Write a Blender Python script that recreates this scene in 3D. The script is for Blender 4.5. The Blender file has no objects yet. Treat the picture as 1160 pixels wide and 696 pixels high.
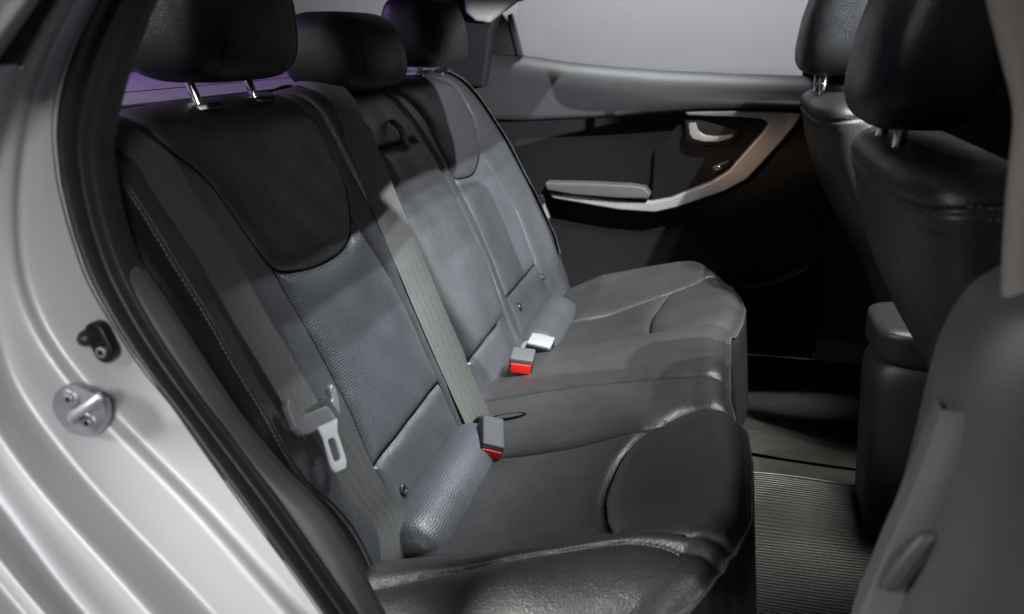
import bpy, bmesh, math, random
import numpy as np
from mathutils import Vector, Matrix

random.seed(4)
S = bpy.context.scene
COL = S.collection

# ------------------------------------------------------------------ camera
# metres; X = towards the car's front, Y = across the car (away from the open door), Z = up, cabin floor at 0
F, CX, CY = 1000.0, 580.0, 348.0
PITCH = math.atan(305.0/F)
YAW = math.atan(250.0/math.hypot(F, 305.0))
CAM = np.array([0, 0, .96])
FH = np.array([-math.sin(YAW), math.cos(YAW), 0])
RT = np.array([math.cos(YAW), math.sin(YAW), 0])
UZ = np.array([0, 0, 1.0])
FW = FH*math.cos(PITCH) - UZ*math.sin(PITCH)
UP = FH*math.sin(PITCH) + UZ*math.cos(PITCH)
cd = bpy.data.cameras.new('camera'); cam = bpy.data.objects.new('camera', cd); COL.objects.link(cam)
cam.matrix_world = Matrix(((RT[0], UP[0], -FW[0], CAM[0]), (RT[1], UP[1], -FW[1], CAM[1]),
                           (RT[2], UP[2], -FW[2], CAM[2]), (0, 0, 0, 1)))
cd.sensor_width = 36; cd.lens = 36*F/1160; cd.clip_start = .02; cd.clip_end = 200
cd.dof.use_dof = True; cd.dof.focus_distance = 1.65; cd.dof.aperture_fstop = 3.6
S.camera = cam

# ------------------------------------------------------------------ world, lamps, exposure
w = bpy.data.worlds.new('World'); S.world = w; w.use_nodes = True
bg = w.node_tree.nodes['Background']; bg.inputs[0].default_value = (1, .95, .90, 1); bg.inputs[1].default_value = .045
S.view_settings.view_transform = 'Standard'; S.view_settings.look = 'None'
S.view_settings.exposure = 0; S.view_settings.gamma = 1
S.cycles.max_bounces = 6; S.cycles.sample_clamp_indirect = 1.5; S.cycles.caustics_reflective = False; S.cycles.caustics_refractive = False; S.cycles.use_adaptive_sampling = False; S.cycles.transparent_max_bounces = 12
try:
    S.cycles.use_denoising = True; S.cycles.denoising_prefilter = 'ACCURATE'
except Exception:
    pass

def area(name, loc, target, sx, sy, power, color=(1, 1, 1), spread=180):
    l = bpy.data.lights.new(name, 'AREA'); l.shape = 'RECTANGLE'; l.size = sx; l.size_y = sy
    l.energy = power; l.color = color; l.spread = math.radians(spread)
    o = bpy.data.objects.new(name, l); COL.objects.link(o); o.location = loc
    o.rotation_euler = (Vector(target)-Vector(loc)).to_track_quat('-Z', 'Y').to_euler()
    return o
def spot(name, loc, target, power, angle, color=(1, 1, 1), r=.02, blend=.3):
    l = bpy.data.lights.new(name, 'SPOT'); l.energy = power; l.color = color
    l.spot_size = math.radians(angle); l.spot_blend = blend; l.shadow_soft_size = r
    o = bpy.data.objects.new(name, l); COL.objects.link(o); o.location = loc
    o.rotation_euler = (Vector(target)-Vector(loc)).to_track_quat('-Z', 'Y').to_euler()
    return o
# showroom lamps, and added fills aimed at single parts
spot('hall_lamp', (-3.1, -1.2, 1.9), (-.95, .72, .40), 1600, 27, (1, .975, .94), .9, .5)
spot('body_fill', (1.2, -2.6, 2.1), (-.76, .72, .48), 420, 20, (.97, .98, 1), .45, .5)  # added spot, brightens the silver body, seal and trim
spot('pillar_fill', (1.9, -1.4, 1.0), (.46, .72, .40), 170, 15, (.97, .98, 1), .2, .6)  # added spot, brightens the near pillar's lower trim
spot('roof_beam', (1.30, 2.6, 3.5), (-.54, 1.48, .58), 760, 18, (.90, .94, 1), .018, .9)
spot('roof_beam', (1.08, 1.75, 3.5), (-.53, 1.40, .52), 760, 17, (.90, .94, 1), .018, .9)
spot('roof_beam', (.89, 3.2, 3.5), (-.52, 1.46, .48), 760, 17, (.90, .94, 1), .018, .9)
spot('cross_beam', (1.41, .30, 3.5), (-.42, 2.05, .52), 2100, 26, (.97, .98, 1), .025, .95)
spot('cross_beam', (1.20, .75, 3.5), (-.36, 2.00, .45), 1150, 24, (.97, .98, 1), .025, .95)
spot('cushion_fill', (.50, .90, 3.5), (-.24, 1.98, .35), 480, 24, (1, .985, .97), .03, .9)  # added spot, lifts the middle and far cushions
spot('shoulder_beam', (3.0, -.27, 1.5), (-.60, 2.40, .68), 2100, 10, (.92, .95, 1), .02, .25)
area('sill_lamp', (-.24, 3.12, 2.5), (-.24, 2.64, .85), .72, .06, 2.4, (.96, .98, 1), 24)
area('footwell_fill', (.36, 1.70, 1.29), (.34, 1.70, 0), .22, .22, 4.2, (1, .96, .91), 80)  # added fill under the roof for floor and console, no dome light known
area('wall_lamp', (-.6, 4.4, 3.6), (0, 7, 1.6), 3, .5, 84, (.97, .98, 1), 120)
area('violet_lamp', (-2.9, 1.7, 2.2), (-1.1, 1.7, .87), .5, .5, 19, (.52, .27, 1), 90)
area('violet_wash', (-2.2, 2.2, 2.4), (-4, 2.6, 1.2), .8, .5, 70, (.60, .36, 1), 70)
spot('warm_lamp', (-.9, -.9, 1.75), (.10, 2.60, .74), 190, 9, (1, .66, .42), .06, .6)

# ------------------------------------------------------------------ measuring helpers
def ray(px, py): return FW + RT*(px-CX)/F - UP*(py-CY)/F
def cut(px, py, n, d):
    n = np.array(n, float); r = ray(px, py); return CAM + r*((d-n@CAM)/(n@r))
def onX(px, py, v): return cut(px, py, (1, 0, 0), v)
def onY(px, py, v): return cut(px, py, (0, 1, 0), v)
def onZ(px, py, v): return cut(px, py, (0, 0, 1), v)

# ------------------------------------------------------------------ object helpers
def tag(o, label=None, cat=None, group=None, kind=None):
    if label: o['label'] = label
    if cat: o['category'] = cat
    if group: o['group'] = group
    if kind: o['kind'] = kind
    return o
def thing(name, label, cat, loc, group=None):
    o = bpy.data.objects.new(name, None); COL.objects.link(o); o.location = loc; o.empty_display_size = .05
    return tag(o, label, cat, group)
def origin_of(parent):
    v = Vector((0, 0, 0))
    while parent is not None:
        v = v + parent.location; parent = parent.parent
    return v
def mesh_obj(name, verts, faces, mat, parent=None, smooth=True, uv=None, label=None, sharp=None):
    off = origin_of(parent)
    me = bpy.data.meshes.new(name)
    vv = np.asarray(verts, float) - np.array(off)
    me.from_pydata(vv.tolist(), [], [tuple(int(i) for i in f) for f in faces])
    if uv is not None:
        l = me.uv_layers.new(name='UVMap')
        idx = np.zeros(len(me.loops), dtype=np.int32); me.loops.foreach_get('vertex_index', idx)
        l.data.foreach_set('uv', np.asarray(uv, dtype=np.float32)[idx].ravel())
    me.update()
    if smooth: me.polygons.foreach_set('use_smooth', [True]*len(me.polygons))
    if sharp: me.set_sharp_from_angle(angle=math.radians(sharp))
    me.materials.append(mat)
    o = bpy.data.objects.new(name, me); COL.objects.link(o)
    if parent is not None: o.parent = parent
    if label: o['label'] = label
    return o
def gridfaces(nu, nv, cu=False, cv=False):
    fs = []
    for i in range(nu if cu else nu-1):
        for j in range(nv if cv else nv-1):
            a = i*nv+j; b = ((i+1) % nu)*nv+j
            c = ((i+1) % nu)*nv+(j+1) % nv; d = i*nv+(j+1) % nv
            fs.append((a, b, c, d))
    return fs
def grid_obj(name, P, mat, parent=None, cu=False, cv=False, uv=None, flip=False, caps=False, sharp=None, label=None):
    nu, nv = P.shape[:2]
    fs = gridfaces(nu, nv, cu, cv)
    if caps and cv:
        fs.append(tuple(range(nv))); fs.append(tuple((nu-1)*nv+j for j in range(nv))[::-1])
    if flip: fs = [f[::-1] for f in fs]
    return mesh_obj(name, P.reshape(-1, 3), fs, mat, parent, True, None if uv is None else uv.reshape(-1, 2), label, sharp)
def resample(pts, n, smooth=True):
    p = np.asarray(pts, float)
    if smooth and len(p) > 2:                       # Catmull-Rom
        q = np.vstack([2*p[0]-p[1], p, 2*p[-1]-p[-2]]); out = []
        for i in range(1, len(q)-2):
            for t in np.linspace(0, 1, 14, endpoint=False):
                a, b, c, d = q[i-1], q[i], q[i+1], q[i+2]
                out.append(.5*(2*b+(c-a)*t+(2*a-5*b+4*c-d)*t*t+(3*b-a-3*c+d)*t**3))
        out.append(p[-1]); p = np.array(out)
    L = np.r_[0, np.cumsum(np.linalg.norm(np.diff(p, axis=0), axis=1))]
    t = np.linspace(0, L[-1], n)
    return np.stack([np.interp(t, L, p[:, k]) for k in range(p.shape[1])], 1)
def tube_pts(pts, r, seg=8):
    p = np.asarray(pts, float); n = len(p); P = np.zeros((n, seg, 3))
    T = np.gradient(p, axis=0); T /= np.linalg.norm(T, axis=1)[:, None]+1e-12
    a = np.array([0, 0, 1.]) if abs(T[0][2]) < .9 else np.array([1., 0, 0])
    N = np.cross(T[0], a); N /= np.linalg.norm(N)
    rr = np.full(n, r) if np.isscalar(r) else np.asarray(r)
    for i in range(n):
        N = N - T[i]*(N@T[i]); N /= np.linalg.norm(N); B = np.cross(T[i], N)
        for j in range(seg):
            th = 2*math.pi*j/seg
            P[i, j] = p[i]+rr[i]*(math.cos(th)*N+math.sin(th)*B)
    return P
def tube(name, pts, r, mat, parent=None, seg=8, n=None, label=None):
    p = resample(pts, n) if n else np.asarray(pts, float)
    return grid_obj(name, tube_pts(p, r, seg), mat, parent, cv=True, caps=True, label=label)
def bevel_bm(bm, w, seg=3, angle=30):
    es = [e for e in bm.edges if len(e.link_faces) == 2 and e.calc_face_angle(0) > math.radians(angle)]
    if es: bmesh.ops.bevel(bm, geom=es, offset=w, segments=seg, profile=.6, affect='EDGES', clamp_overlap=True)
def bm_obj(name, bm, mat, parent=None, label=None, sharp=40):
    bmesh.ops.recalc_face_normals(bm, faces=bm.faces)
    vs = [v.co[:] for v in bm.verts]
    for i, v in enumerate(bm.verts): v.index = i
    fs = [[v.index for v in f.verts] for f in bm.faces]
    bm.free()
    return mesh_obj(name, vs, fs, mat, parent, True, None, label, sharp)
def prism(name, poly, n, d, mat, parent=None, bev=.002, seg=2, label=None, hole=None):
    """poly: 3-D points of one face; extruded by vector -n*d"""
    bm = bmesh.new(); n = np.asarray(n, float); n /= np.linalg.norm(n)
    a = [np.asarray(p, float) for p in poly]
    if hole is None:
        va = [bm.verts.new(p) for p in a]; vb = [bm.verts.new(p-n*d) for p in a]
        bm.faces.new(va); bm.faces.new(vb[::-1])
        for i in range(len(a)):
            j = (i+1) % len(a); bm.faces.new((va[j], va[i], vb[i], vb[j]))
    else:
        h = [np.asarray(p, float) for p in hole]; m = len(a)
        va = [bm.verts.new(p) for p in a]; vb = [bm.verts.new(p-n*d) for p in a]
        ha = [bm.verts.new(p) for p in h]; hb = [bm.verts.new(p-n*d) for p in h]
        for i in range(m):
            j = (i+1) % m
            bm.faces.new((va[i], va[j], ha[j], ha[i])); bm.faces.new((vb[j], vb[i], hb[i], hb[j]))
            bm.faces.new((va[j], va[i], vb[i], vb[j])); bm.faces.new((ha[i], ha[j], hb[j], hb[i]))
    bmesh.ops.recalc_face_normals(bm, faces=bm.faces)
    if bev: bevel_bm(bm, bev, seg)
    return bm_obj(name, bm, mat, parent, label)
def box(name, c, ax, size, mat, parent=None, bev=.003, label=None, taper=1.0):
    """ax: three axis vectors"""
    bm = bmesh.new(); A = [np.asarray(v, float)/np.linalg.norm(v) for v in ax]; c = np.asarray(c, float)
    vs = {}
    for i in (-1, 1):
        for j in (-1, 1):
            for k in (-1, 1):
                f = taper if k > 0 else 1
                vs[i, j, k] = bm.verts.new(c+A[0]*i*f*size[0]/2+A[1]*j*f*size[1]/2+A[2]*k*size[2]/2)
    for q in (((-1, -1, -1), (-1, 1, -1), (1, 1, -1), (1, -1, -1)), ((-1, -1, 1), (1, -1, 1), (1, 1, 1), (-1, 1, 1)),
              ((-1, -1, -1), (1, -1, -1), (1, -1, 1), (-1, -1, 1)), ((-1, 1, -1), (-1, 1, 1), (1, 1, 1), (1, 1, -1)),
              ((-1, -1, -1), (-1, -1, 1), (-1, 1, 1), (-1, 1, -1)), ((1, -1, -1), (1, 1, -1), (1, 1, 1), (1, -1, 1))):
        bm.faces.new([vs[t] for t in q])
    bmesh.ops.recalc_face_normals(bm, faces=bm.faces)
    if bev: bevel_bm(bm, bev, 3)
    return bm_obj(name, bm, mat, parent, label)
def stitch_row(name, pts, nrm, mat, parent, length=.0042, gap=.0026, r=.0008):
    """a row of short threads lying along a line"""
    p = np.asarray(pts, float); L = np.linalg.norm(np.diff(p, axis=0), axis=1).sum()
    n = max(4, int(L/(length+gap))); q = resample(p, 2*n+1, False)
    V = []; Fc = []; nrm = np.asarray(nrm, float); nrm /= np.linalg.norm(nrm)
    for i in range(n):
        a = q[2*i]; b = q[2*i]+(q[2*i+1]-q[2*i])*1.25
        t = b-a; t = t/(np.linalg.norm(t)+1e-9); sd = np.cross(t, nrm)
        k = len(V)
        for e, pt in ((0, a), (1, b)):
            for s1, s2 in ((-1, 0), (0, 1.1), (1, 0), (0, -.6)):
                V.append(pt+sd*r*s1+nrm*r*s2)
        for m in range(4):
            Fc.append((k+m, k+(m+1) % 4, k+4+(m+1) % 4, k+4+m))
        Fc.append((k+3, k+2, k+1, k)); Fc.append((k+4, k+5, k+6, k+7))
    return mesh_obj(name, V, Fc, mat, parent, False)

# ------------------------------------------------------------------ materials
def newmat(name):
    m = bpy.data.materials.new(name); m.use_nodes = True
    return m, m.node_tree, m.node_tree.nodes['Principled BSDF']
def nd(nt, t, **kw):
    n = nt.nodes.new(t)
    for k, v in kw.items(): setattr(n, k, v)
    return n
def math_(nt, op, a, b=None):
    n = nd(nt, 'ShaderNodeMath', operation=op)
    for i, v in enumerate((a, b)):
        if v is None: continue
        if isinstance(v, (int, float)): n.inputs[i].default_value = v
        else: nt.links.new(v, n.inputs[i])
    return n.outputs[0]
def noise(nt, scale, detail=3, rough=.55, coord='Object', dist=0):
    tc = nd(nt, 'ShaderNodeTexCoord'); n = nd(nt, 'ShaderNodeTexNoise')
    n.inputs['Scale'].default_value = scale; n.inputs['Detail'].default_value = detail
    n.inputs['Roughness'].default_value = rough; n.inputs['Distortion'].default_value = dist
    nt.links.new(tc.outputs[coord], n.inputs['Vector']); return n.outputs[0]
def ramp(nt, f, a, b, lo=.3, hi=.7):
    r = nd(nt, 'ShaderNodeValToRGB'); r.color_ramp.elements[0].position = lo; r.color_ramp.elements[1].position = hi
    r.color_ramp.elements[0].color = (*a, 1); r.color_ramp.elements[1].color = (*b, 1)
    nt.links.new(f, r.inputs[0]); return r.outputs[0]
def maprange(nt, f, lo, hi, a, b):
    r = nd(nt, 'ShaderNodeMapRange'); r.inputs[1].default_value = lo; r.inputs[2].default_value = hi
    r.inputs[3].default_value = a; r.inputs[4].default_value = b; nt.links.new(f, r.inputs[0]); return r.outputs[0]
def bump(nt, bs, h, strength, dist, prev=None):
    b = nd(nt, 'ShaderNodeBump'); b.inputs['Strength'].default_value = strength; b.inputs['Distance'].default_value = dist
    nt.links.new(h, b.inputs['Height'])
    if prev is not None: nt.links.new(prev, b.inputs['Normal'])
    nt.links.new(b.outputs[0], bs.inputs['Normal']); return b.outputs[0]
def mottled(nt, bs, col, var=.15, scale=9):
    c = np.array(col); nt.links.new(ramp(nt, noise(nt, scale, 4), tuple(c*(1-var)), tuple(c*(1+var))), bs.inputs['Base Color'])

def leather(name, col, rough=.42, grain=430, gstr=.42, wave=0, spec=.5):
    m, nt, bs = newmat(name)
    fine = math_(nt, 'ADD', math_(nt, 'MULTIPLY', noise(nt, 7, 3), .2), math_(nt, 'MULTIPLY', noise(nt, 380, 2), .8))
    c_ = np.array(col); nt.links.new(ramp(nt, fine, tuple(c_*.70), tuple(c_*1.30), .34, .66), bs.inputs['Base Color'])
    nt.links.new(maprange(nt, math_(nt, 'ADD', math_(nt, 'MULTIPLY', noise(nt, 14, 4), .5), math_(nt, 'MULTIPLY', noise(nt, 300, 2), .5)), .36, .64, rough-.09, rough+.10), bs.inputs['Roughness'])
    bs.inputs['Specular IOR Level'].default_value = spec
    tc = nd(nt, 'ShaderNodeTexCoord'); vo = nd(nt, 'ShaderNodeTexVoronoi'); vo.inputs['Scale'].default_value = grain
    nt.links.new(tc.outputs['Object'], vo.inputs['Vector'])
    b1 = bump(nt, bs, vo.outputs['Distance'], gstr, .0009)
    b2 = bump(nt, bs, noise(nt, 26, 3), .25, .004, b1)
    if wave:
        uv = nd(nt, 'ShaderNodeUVMap'); sx = nd(nt, 'ShaderNodeSeparateXYZ'); nt.links.new(uv.outputs[0], sx.inputs[0])
        u, v = sx.outputs[0], sx.outputs[1]
        # rows of wavy ridges, wandering slightly
        n2 = noise(nt, 9, 2)
        ph = math_(nt, 'ADD', math_(nt, 'MULTIPLY', u, 2*math.pi/.042), math_(nt, 'MULTIPLY', n2, 5.0))
        sh = math_(nt, 'MULTIPLY', math_(nt, 'SINE', ph), .0016)
        arg = math_(nt, 'MULTIPLY', math_(nt, 'ADD', v, sh), 2*math.pi/.0046)
        wv = maprange(nt, math_(nt, 'SINE', arg), -1, 1, 0, 1)
        bump(nt, bs, wv, wave, .0009, b2)
        old = bs.inputs['Base Color'].links[0].from_socket
        mx = nd(nt, 'ShaderNodeMix', data_type='RGBA', blend_type='MULTIPLY'); mx.inputs[0].default_value = 1
        nt.links.new(old, mx.inputs[6]); nt.links.new(ramp(nt, wv, (.62, .62, .62), (1.30, 1.30, 1.30), .1, .9), mx.inputs[7])
        nt.links.new(mx.outputs[2], bs.inputs['Base Color'])
    return m
M = {}
M['leather'] = leather('black leather', (.024, .0238, .0238), .38)
M['leather_soft'] = leather('charcoal leather', (.034, .035, .0375), .41)
M['leather_seat'] = leather('black seat leather', (.025, .0248, .0248), .37)
M['leather_wave'] = leather('wave pressed leather', (.041, .0435, .048), .44, wave=.26)
M['leather_wave_dark'] = leather('dark wave pressed leather', (.025, .0248, .0248), .37, wave=.12)
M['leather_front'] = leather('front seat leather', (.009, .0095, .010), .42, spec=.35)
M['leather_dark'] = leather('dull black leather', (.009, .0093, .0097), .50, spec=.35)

def plain(name, col, rough=.5, metal=0, bumps=None, var=.08, coat=0, spec=.5, scale=9):
    m, nt, bs = newmat(name)
    mottled(nt, bs, col, var, scale)
    bs.inputs['Roughness'].default_value = rough; bs.inputs['Metallic'].default_value = metal
    bs.inputs['Coat Weight'].default_value = coat; bs.inputs['Specular IOR Level'].default_value = spec
    if bumps: bump(nt, bs, noise(nt, bumps[0], 4), bumps[1], bumps[2])
    return m
M['pillar'] = plain('warm grey pillar trim', (.16, .150, .138), .6, bumps=(600, .3, .0006))
M['pillar_low'] = plain('grey pillar lower trim', (.046, .047, .049), .5, bumps=(700, .3, .0006))
M['rubber'] = plain('door seal rubber', (.022, .022, .023), .42, bumps=(60, .15, .002))
M['trim_grey'] = plain('grained grey plastic', (.085, .085, .083), .55, bumps=(700, .35, .0006))
M['trim_dark'] = plain('grained dark plastic', (.009, .009, .0093), .5, bumps=(700, .35, .0006))
M['trim_light'] = plain('pale headliner', (.33, .32, .30), .85, bumps=(500, .3, .0006))
M['door_soft'] = plain('door soft plastic', (.026, .026, .027), .55, bumps=(600, .35, .0007), spec=.45)
M['door_black'] = plain('door black cloth', (.011, .011, .0115), .70, spec=.15, bumps=(500, .4, .0008))
M['bezel'] = plain('satin door trim', (.38, .37, .355), .36, .2, spec=.5)
M['chrome'] = plain('chrome', (.82, .82, .84), .12, 1.0, var=.03)
M['steel'] = plain('zinc steel', (.46, .46, .50), .42, .7, var=.12, scale=60)
M['belt_plastic'] = plain('grey belt plastic', (.14, .14, .143), .34)
M['tongue'] = plain('bright latch steel', (.62, .62, .64), .30, .25)
M['buckle_grey'] = plain('grey buckle plastic', (.045, .045, .045), .62, spec=.15, bumps=(700, .2, .0005))
M['buckle_pale'] = plain('pale buckle plastic', (.15, .155, .16), .58, spec=.25)
M['black_plastic'] = plain('black plastic', (.011, .011, .012), .38)
M['red'] = plain('red button', (.48, .010, .009), .40)
M['thread'] = plain('pale thread', (.13, .13, .13), .6)
M['thread_dark'] = plain('dark thread', (.05, .05, .05), .6)
M['void'] = plain('seam black', (.003, .003, .003), .9, spec=.02)
M['shelf'] = plain('parcel shelf felt', (.13, .125, .13), .85, bumps=(400, .4, .001))
M['wall'] = plain('hall wall paint', (.46, .46, .47), .75, var=.03, scale=.6)
M['rear_wall'] = plain('rear hall wall darkened as shade', (.11, .11, .115), .8, var=.10, scale=1.5)  # wall colour darkened so the rear hall looks dim
M['carpet'] = plain('cabin carpet', (.026, .0245, .0225), .75, bumps=(420, .7, .0018), spec=.3)
M['film'] = plain('carpet under film', (.032, .030, .027), .42, bumps=(18, .5, .012))
M['violet_car'] = plain('car paint tinted as lilac light', (.34, .22, .42), .3, .3, coat=.6)  # lilac light is mixed into this base colour
M['glass_dark'] = plain('dark window glass', (.004, .006, .0065), .05)

def paint():
    m, nt, bs = newmat('silver paint')
    mottled(nt, bs, (.55, .555, .56), .03, 3)
    fl = noise(nt, 1900, 1); nt.links.new(maprange(nt, fl, .35, .7, .38, .56), bs.inputs['Roughness'])
    bs.inputs['Metallic'].default_value = .22; bs.inputs['Coat Weight'].default_value = .10
    bs.inputs['Coat Roughness'].default_value = .22
    bump(nt, bs, noise(nt, 1500, 1), .08, .0008)
    return m
M['paint'] = paint()
def webbing(name, col):
    m, nt, bs = newmat(name)
    uv = nd(nt, 'ShaderNodeUVMap'); sx = nd(nt, 'ShaderNodeSeparateXYZ'); nt.links.new(uv.outputs[0], sx.inputs[0])
    u, v = sx.outputs[0], sx.outputs[1]                     # u across 0..1, v along in metres
    st = math_(nt, 'SINE', math_(nt, 'MULTIPLY', u, 2*math.pi*5.0))
    wv = math_(nt, 'SINE', math_(nt, 'ADD', math_(nt, 'MULTIPLY', v, 2*math.pi/.0032), math_(nt, 'MULTIPLY', u, 40)))
    nz = noise(nt, 120, 3)
    f = math_(nt, 'ADD', math_(nt, 'MULTIPLY', st, .05), math_(nt, 'ADD', math_(nt, 'MULTIPLY', wv, .14), nz))
    c = np.array(col); nt.links.new(ramp(nt, f, tuple(c*.72), tuple(c*1.25), .15, .85), bs.inputs['Base Color'])
    bs.inputs['Roughness'].default_value = .55; bs.inputs['Sheen Weight'].default_value = .15
    b1 = bump(nt, bs, wv, .5, .0005); bump(nt, bs, st, .14, .0006, b1)
    return m
M['web'] = webbing('seat belt webbing', (.044, .046, .038))
def ribbed():
    m, nt, bs = newmat('ribbed rubber mat')
    tc = nd(nt, 'ShaderNodeTexCoord'); sx = nd(nt, 'ShaderNodeSeparateXYZ'); nt.links.new(tc.outputs['Object'], sx.inputs[0])
    nz = noise(nt, 7, 2)
    a = math_(nt, 'SINE', math_(nt, 'ADD', math_(nt, 'MULTIPLY', sx.outputs[1], 2*math.pi/.0095), math_(nt, 'MULTIPLY', nz, 2.5)))
    ribs_and_dirt = math_(nt, 'ADD', math_(nt, 'MULTIPLY', a, .5), math_(nt, 'ADD', math_(nt, 'MULTIPLY', noise(nt, 5, 5, .65), 1.4), math_(nt, 'MULTIPLY', noise(nt, 160, 2), .8)))  # rib crests paler than the grooves, plus random dirt
    nt.links.new(ramp(nt, ribs_and_dirt, (.009, .0088, .0082), (.036, .0345, .0315), .75, 2.15), bs.inputs['Base Color'])
    bs.inputs['Roughness'].default_value = .55
    b = bump(nt, bs, a, .6, .003); bump(nt, bs, noise(nt, 500, 3), .4, .001, b)
    return m
M['mat'] = ribbed()
def glass():
    m, nt, bs = newmat('window glass'); nt.nodes.remove(bs)
    t = nd(nt, 'ShaderNodeBsdfTransparent'); g = nd(nt, 'ShaderNodeBsdfGlossy'); x = nd(nt, 'ShaderNodeMixShader')
    t.inputs[0].default_value = (.95, .96, .96, 1); g.inputs['Roughness'].default_value = .02
    lw = nd(nt, 'ShaderNodeLayerWeight'); lw.inputs[0].default_value = .5
    fr = math_(nt, 'ADD', math_(nt, 'MULTIPLY', math_(nt, 'POWER', lw.outputs['Facing'], 5), .5), .03)
    nt.links.new(fr, x.inputs[0]); nt.links.new(t.outputs[0], x.inputs[1]); nt.links.new(g.outputs[0], x.inputs[2])
    nt.links.new(x.outputs[0], nt.nodes['Material Output'].inputs[0]); return m
M['glass'] = glass()

# ------------------------------------------------------------------ seam fields
def seg_dist(Q, lines):
    """distance of every point of Q (n,2) to a list of polylines"""
    d = np.full(len(Q), 1e9)
    for ln in lines:
        p = np.asarray(ln, float)
        for a, b in zip(p[:-1], p[1:]):
            ab = b-a; L = ab@ab+1e-12
            t = np.clip(((Q-a)@ab)/L, 0, 1)
            d = np.minimum(d, np.hypot(*(Q-a-t[:, None]*ab).T))
    return d
def inside(Q, poly):
    p = np.asarray(poly, float); x, y = Q[:, 0], Q[:, 1]; r = np.zeros(len(Q), bool); j = len(p)-1
    for i in range(len(p)):
        c = ((p[i, 1] > y) != (p[j, 1] > y)) & (x < (p[j, 0]-p[i, 0])*(y-p[i, 1])/(p[j, 1]-p[i, 1]+1e-12)+p[i, 0])
        r ^= c; j = i
    return r
def split_grid(P, uv, labels, spec, parent, default, flip=False):
    """labels: per-vertex int; make one mesh per region, sharing the groove between them"""
    nu, nv = P.shape[:2]; fs = np.array(gridfaces(nu, nv)); lab = labels.reshape(-1)[fs]
    lab = np.where(lab[:, 0] == lab[:, 2], lab[:, 0], np.where(lab[:, 1] == lab[:, 3], lab[:, 1], lab[:, 0]))
    V = P.reshape(-1, 3); U = uv.reshape(-1, 2); out = {}
    for k, (name, mat, label) in spec.items():
        f = fs[lab == k]
        if len(f) == 0: continue
        if flip: f = f[:, ::-1]
        ids, inv = np.unique(f, return_inverse=True)
        out[k] = mesh_obj(name, V[ids], inv.reshape(f.shape), mat, parent, True, U[ids], label)
    return out

# ------------------------------------------------------------------ floor, hall
def sheet(name, x0, x1, y0, y1, fn, nx, ny, mat):
    xs = np.linspace(x0, x1, nx); ys = np.linspace(y0, y1, ny)
    P = np.array([[(x, y, fn(x, y)) for y in ys] for x in xs]); return grid_obj(name, P, mat)
def floor_z(x, y):
    t = math.exp(-((y-1.77)/.13)**4)*.030
    return t + .006*math.sin(x*9+y*7) + .02*max(0, (y-2.2)/.3)**2
fl = sheet('cabin_floor', -.25, 1.5, .98, 2.56, floor_z, 60, 80, M['carpet']); tag(fl, kind='structure')
hall = sheet('hall_floor', -9, 9, -6, 9.5, lambda x, y: -.35, 2, 2, M['wall']); tag(hall, kind='structure')
wl = mesh_obj('wall', [(-9, 7, -.35), (9, 7, -.35), (9, 7, 5), (-9, 7, 5), (-9, 7.2, -.35), (9, 7.2, -.35), (9, 7.2, 5), (-9, 7.2, 5)],
              [(0, 1, 2, 3), (5, 4, 7, 6), (3, 2, 6, 7), (1, 5, 6, 2), (4, 0, 3, 7), (4, 5, 1, 0)], M['wall'], smooth=False)
tag(wl, kind='structure')
rw = mesh_obj('wall', [(-4, -4, -.35), (-4, 7, -.35), (-4, 7, 4), (-4, -4, 4), (-4.2, -4, -.35), (-4.2, 7, -.35), (-4.2, 7, 4), (-4.2, -4, 4)],
              [(0, 1, 2, 3), (5, 4, 7, 6), (3, 2, 6, 7), (1, 5, 6, 2), (4, 0, 3, 7), (4, 5, 1, 0)], M['rear_wall'], smooth=False)
tag(rw, kind='structure')

# ------------------------------------------------------------------ rear bench: back
BO = np.array([-.45, 0, .24]); SU = np.array([-.27, 0, .64]); SU /= np.linalg.norm(SU)
BN = np.array([SU[2], 0, -SU[0]])
S0, RA = .631, .062
def back_profile(s):
    """point and outward normal of the unpadded back at height s along it"""
    if s <= S0: return BO+SU*s, BN
    a = min((s-S0)/RA, 2.2); c = BO+SU*S0-BN*RA
    n = BN*math.cos(a)+SU*math.sin(a); p = c+n*RA
    if s-S0 > 2.2*RA: p = p+(SU*math.cos(a)-BN*math.sin(a))*(s-S0-2.2*RA)
    return p, n
NEAR_E = [(.850, .84), (.854, .70), (.862, .64), (.880, .59), (.896, .48), (.907, .38), (.917, .30), (.922, .22), (.934, .17), (.965, .12), (.985, .05), (.985, -.08)]
FAR_E = [(2.25, .84), (2.28, .72), (2.34, .66), (2.43, .60), (2.51, .45), (2.56, .30), (2.58, .15), (2.55, .05), (2.52, -.08)]
def lerp_edge(e, s):
    a = np.array(e)[::-1]; return np.interp(s, a[:, 1], a[:, 0])
UPN = [(.985, .84), (.99, .70), (1.0, .64), (1.056, .575), (1.094, .459), (1.112, .434), (1.15, .421), (1.239, .410), (1.34, .416), (1.395, .448),
       (1.432, .50), (1.440, .56), (1.430, .62), (1.405, .68), (1.39, .84)]
INN = [(1.103, .445), (1.116, .36), (1.125, .285), (1.126, .188), (1.119, .107), (1.448, .116), (1.452, .22), (1.445, .33), (1.405, .458), (1.395, .448), (1.34, .416), (1.239, .410), (1.15, .421), (1.112, .434)]
LUMN = [(1.119, .107), (1.448, .116), (1.455, .02), (1.46, -.08), (1.10, -.08), (1.112, .02)]
UPF = [(1.83, .84), (1.832, .69), (1.88, .65), (1.947, .59), (1.955, .516), (1.985, .443), (2.06, .426), (2.154, .428), (2.25, .468), (2.305, .56), (2.27, .65), (2.18, .70), (2.17, .84)]
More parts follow.
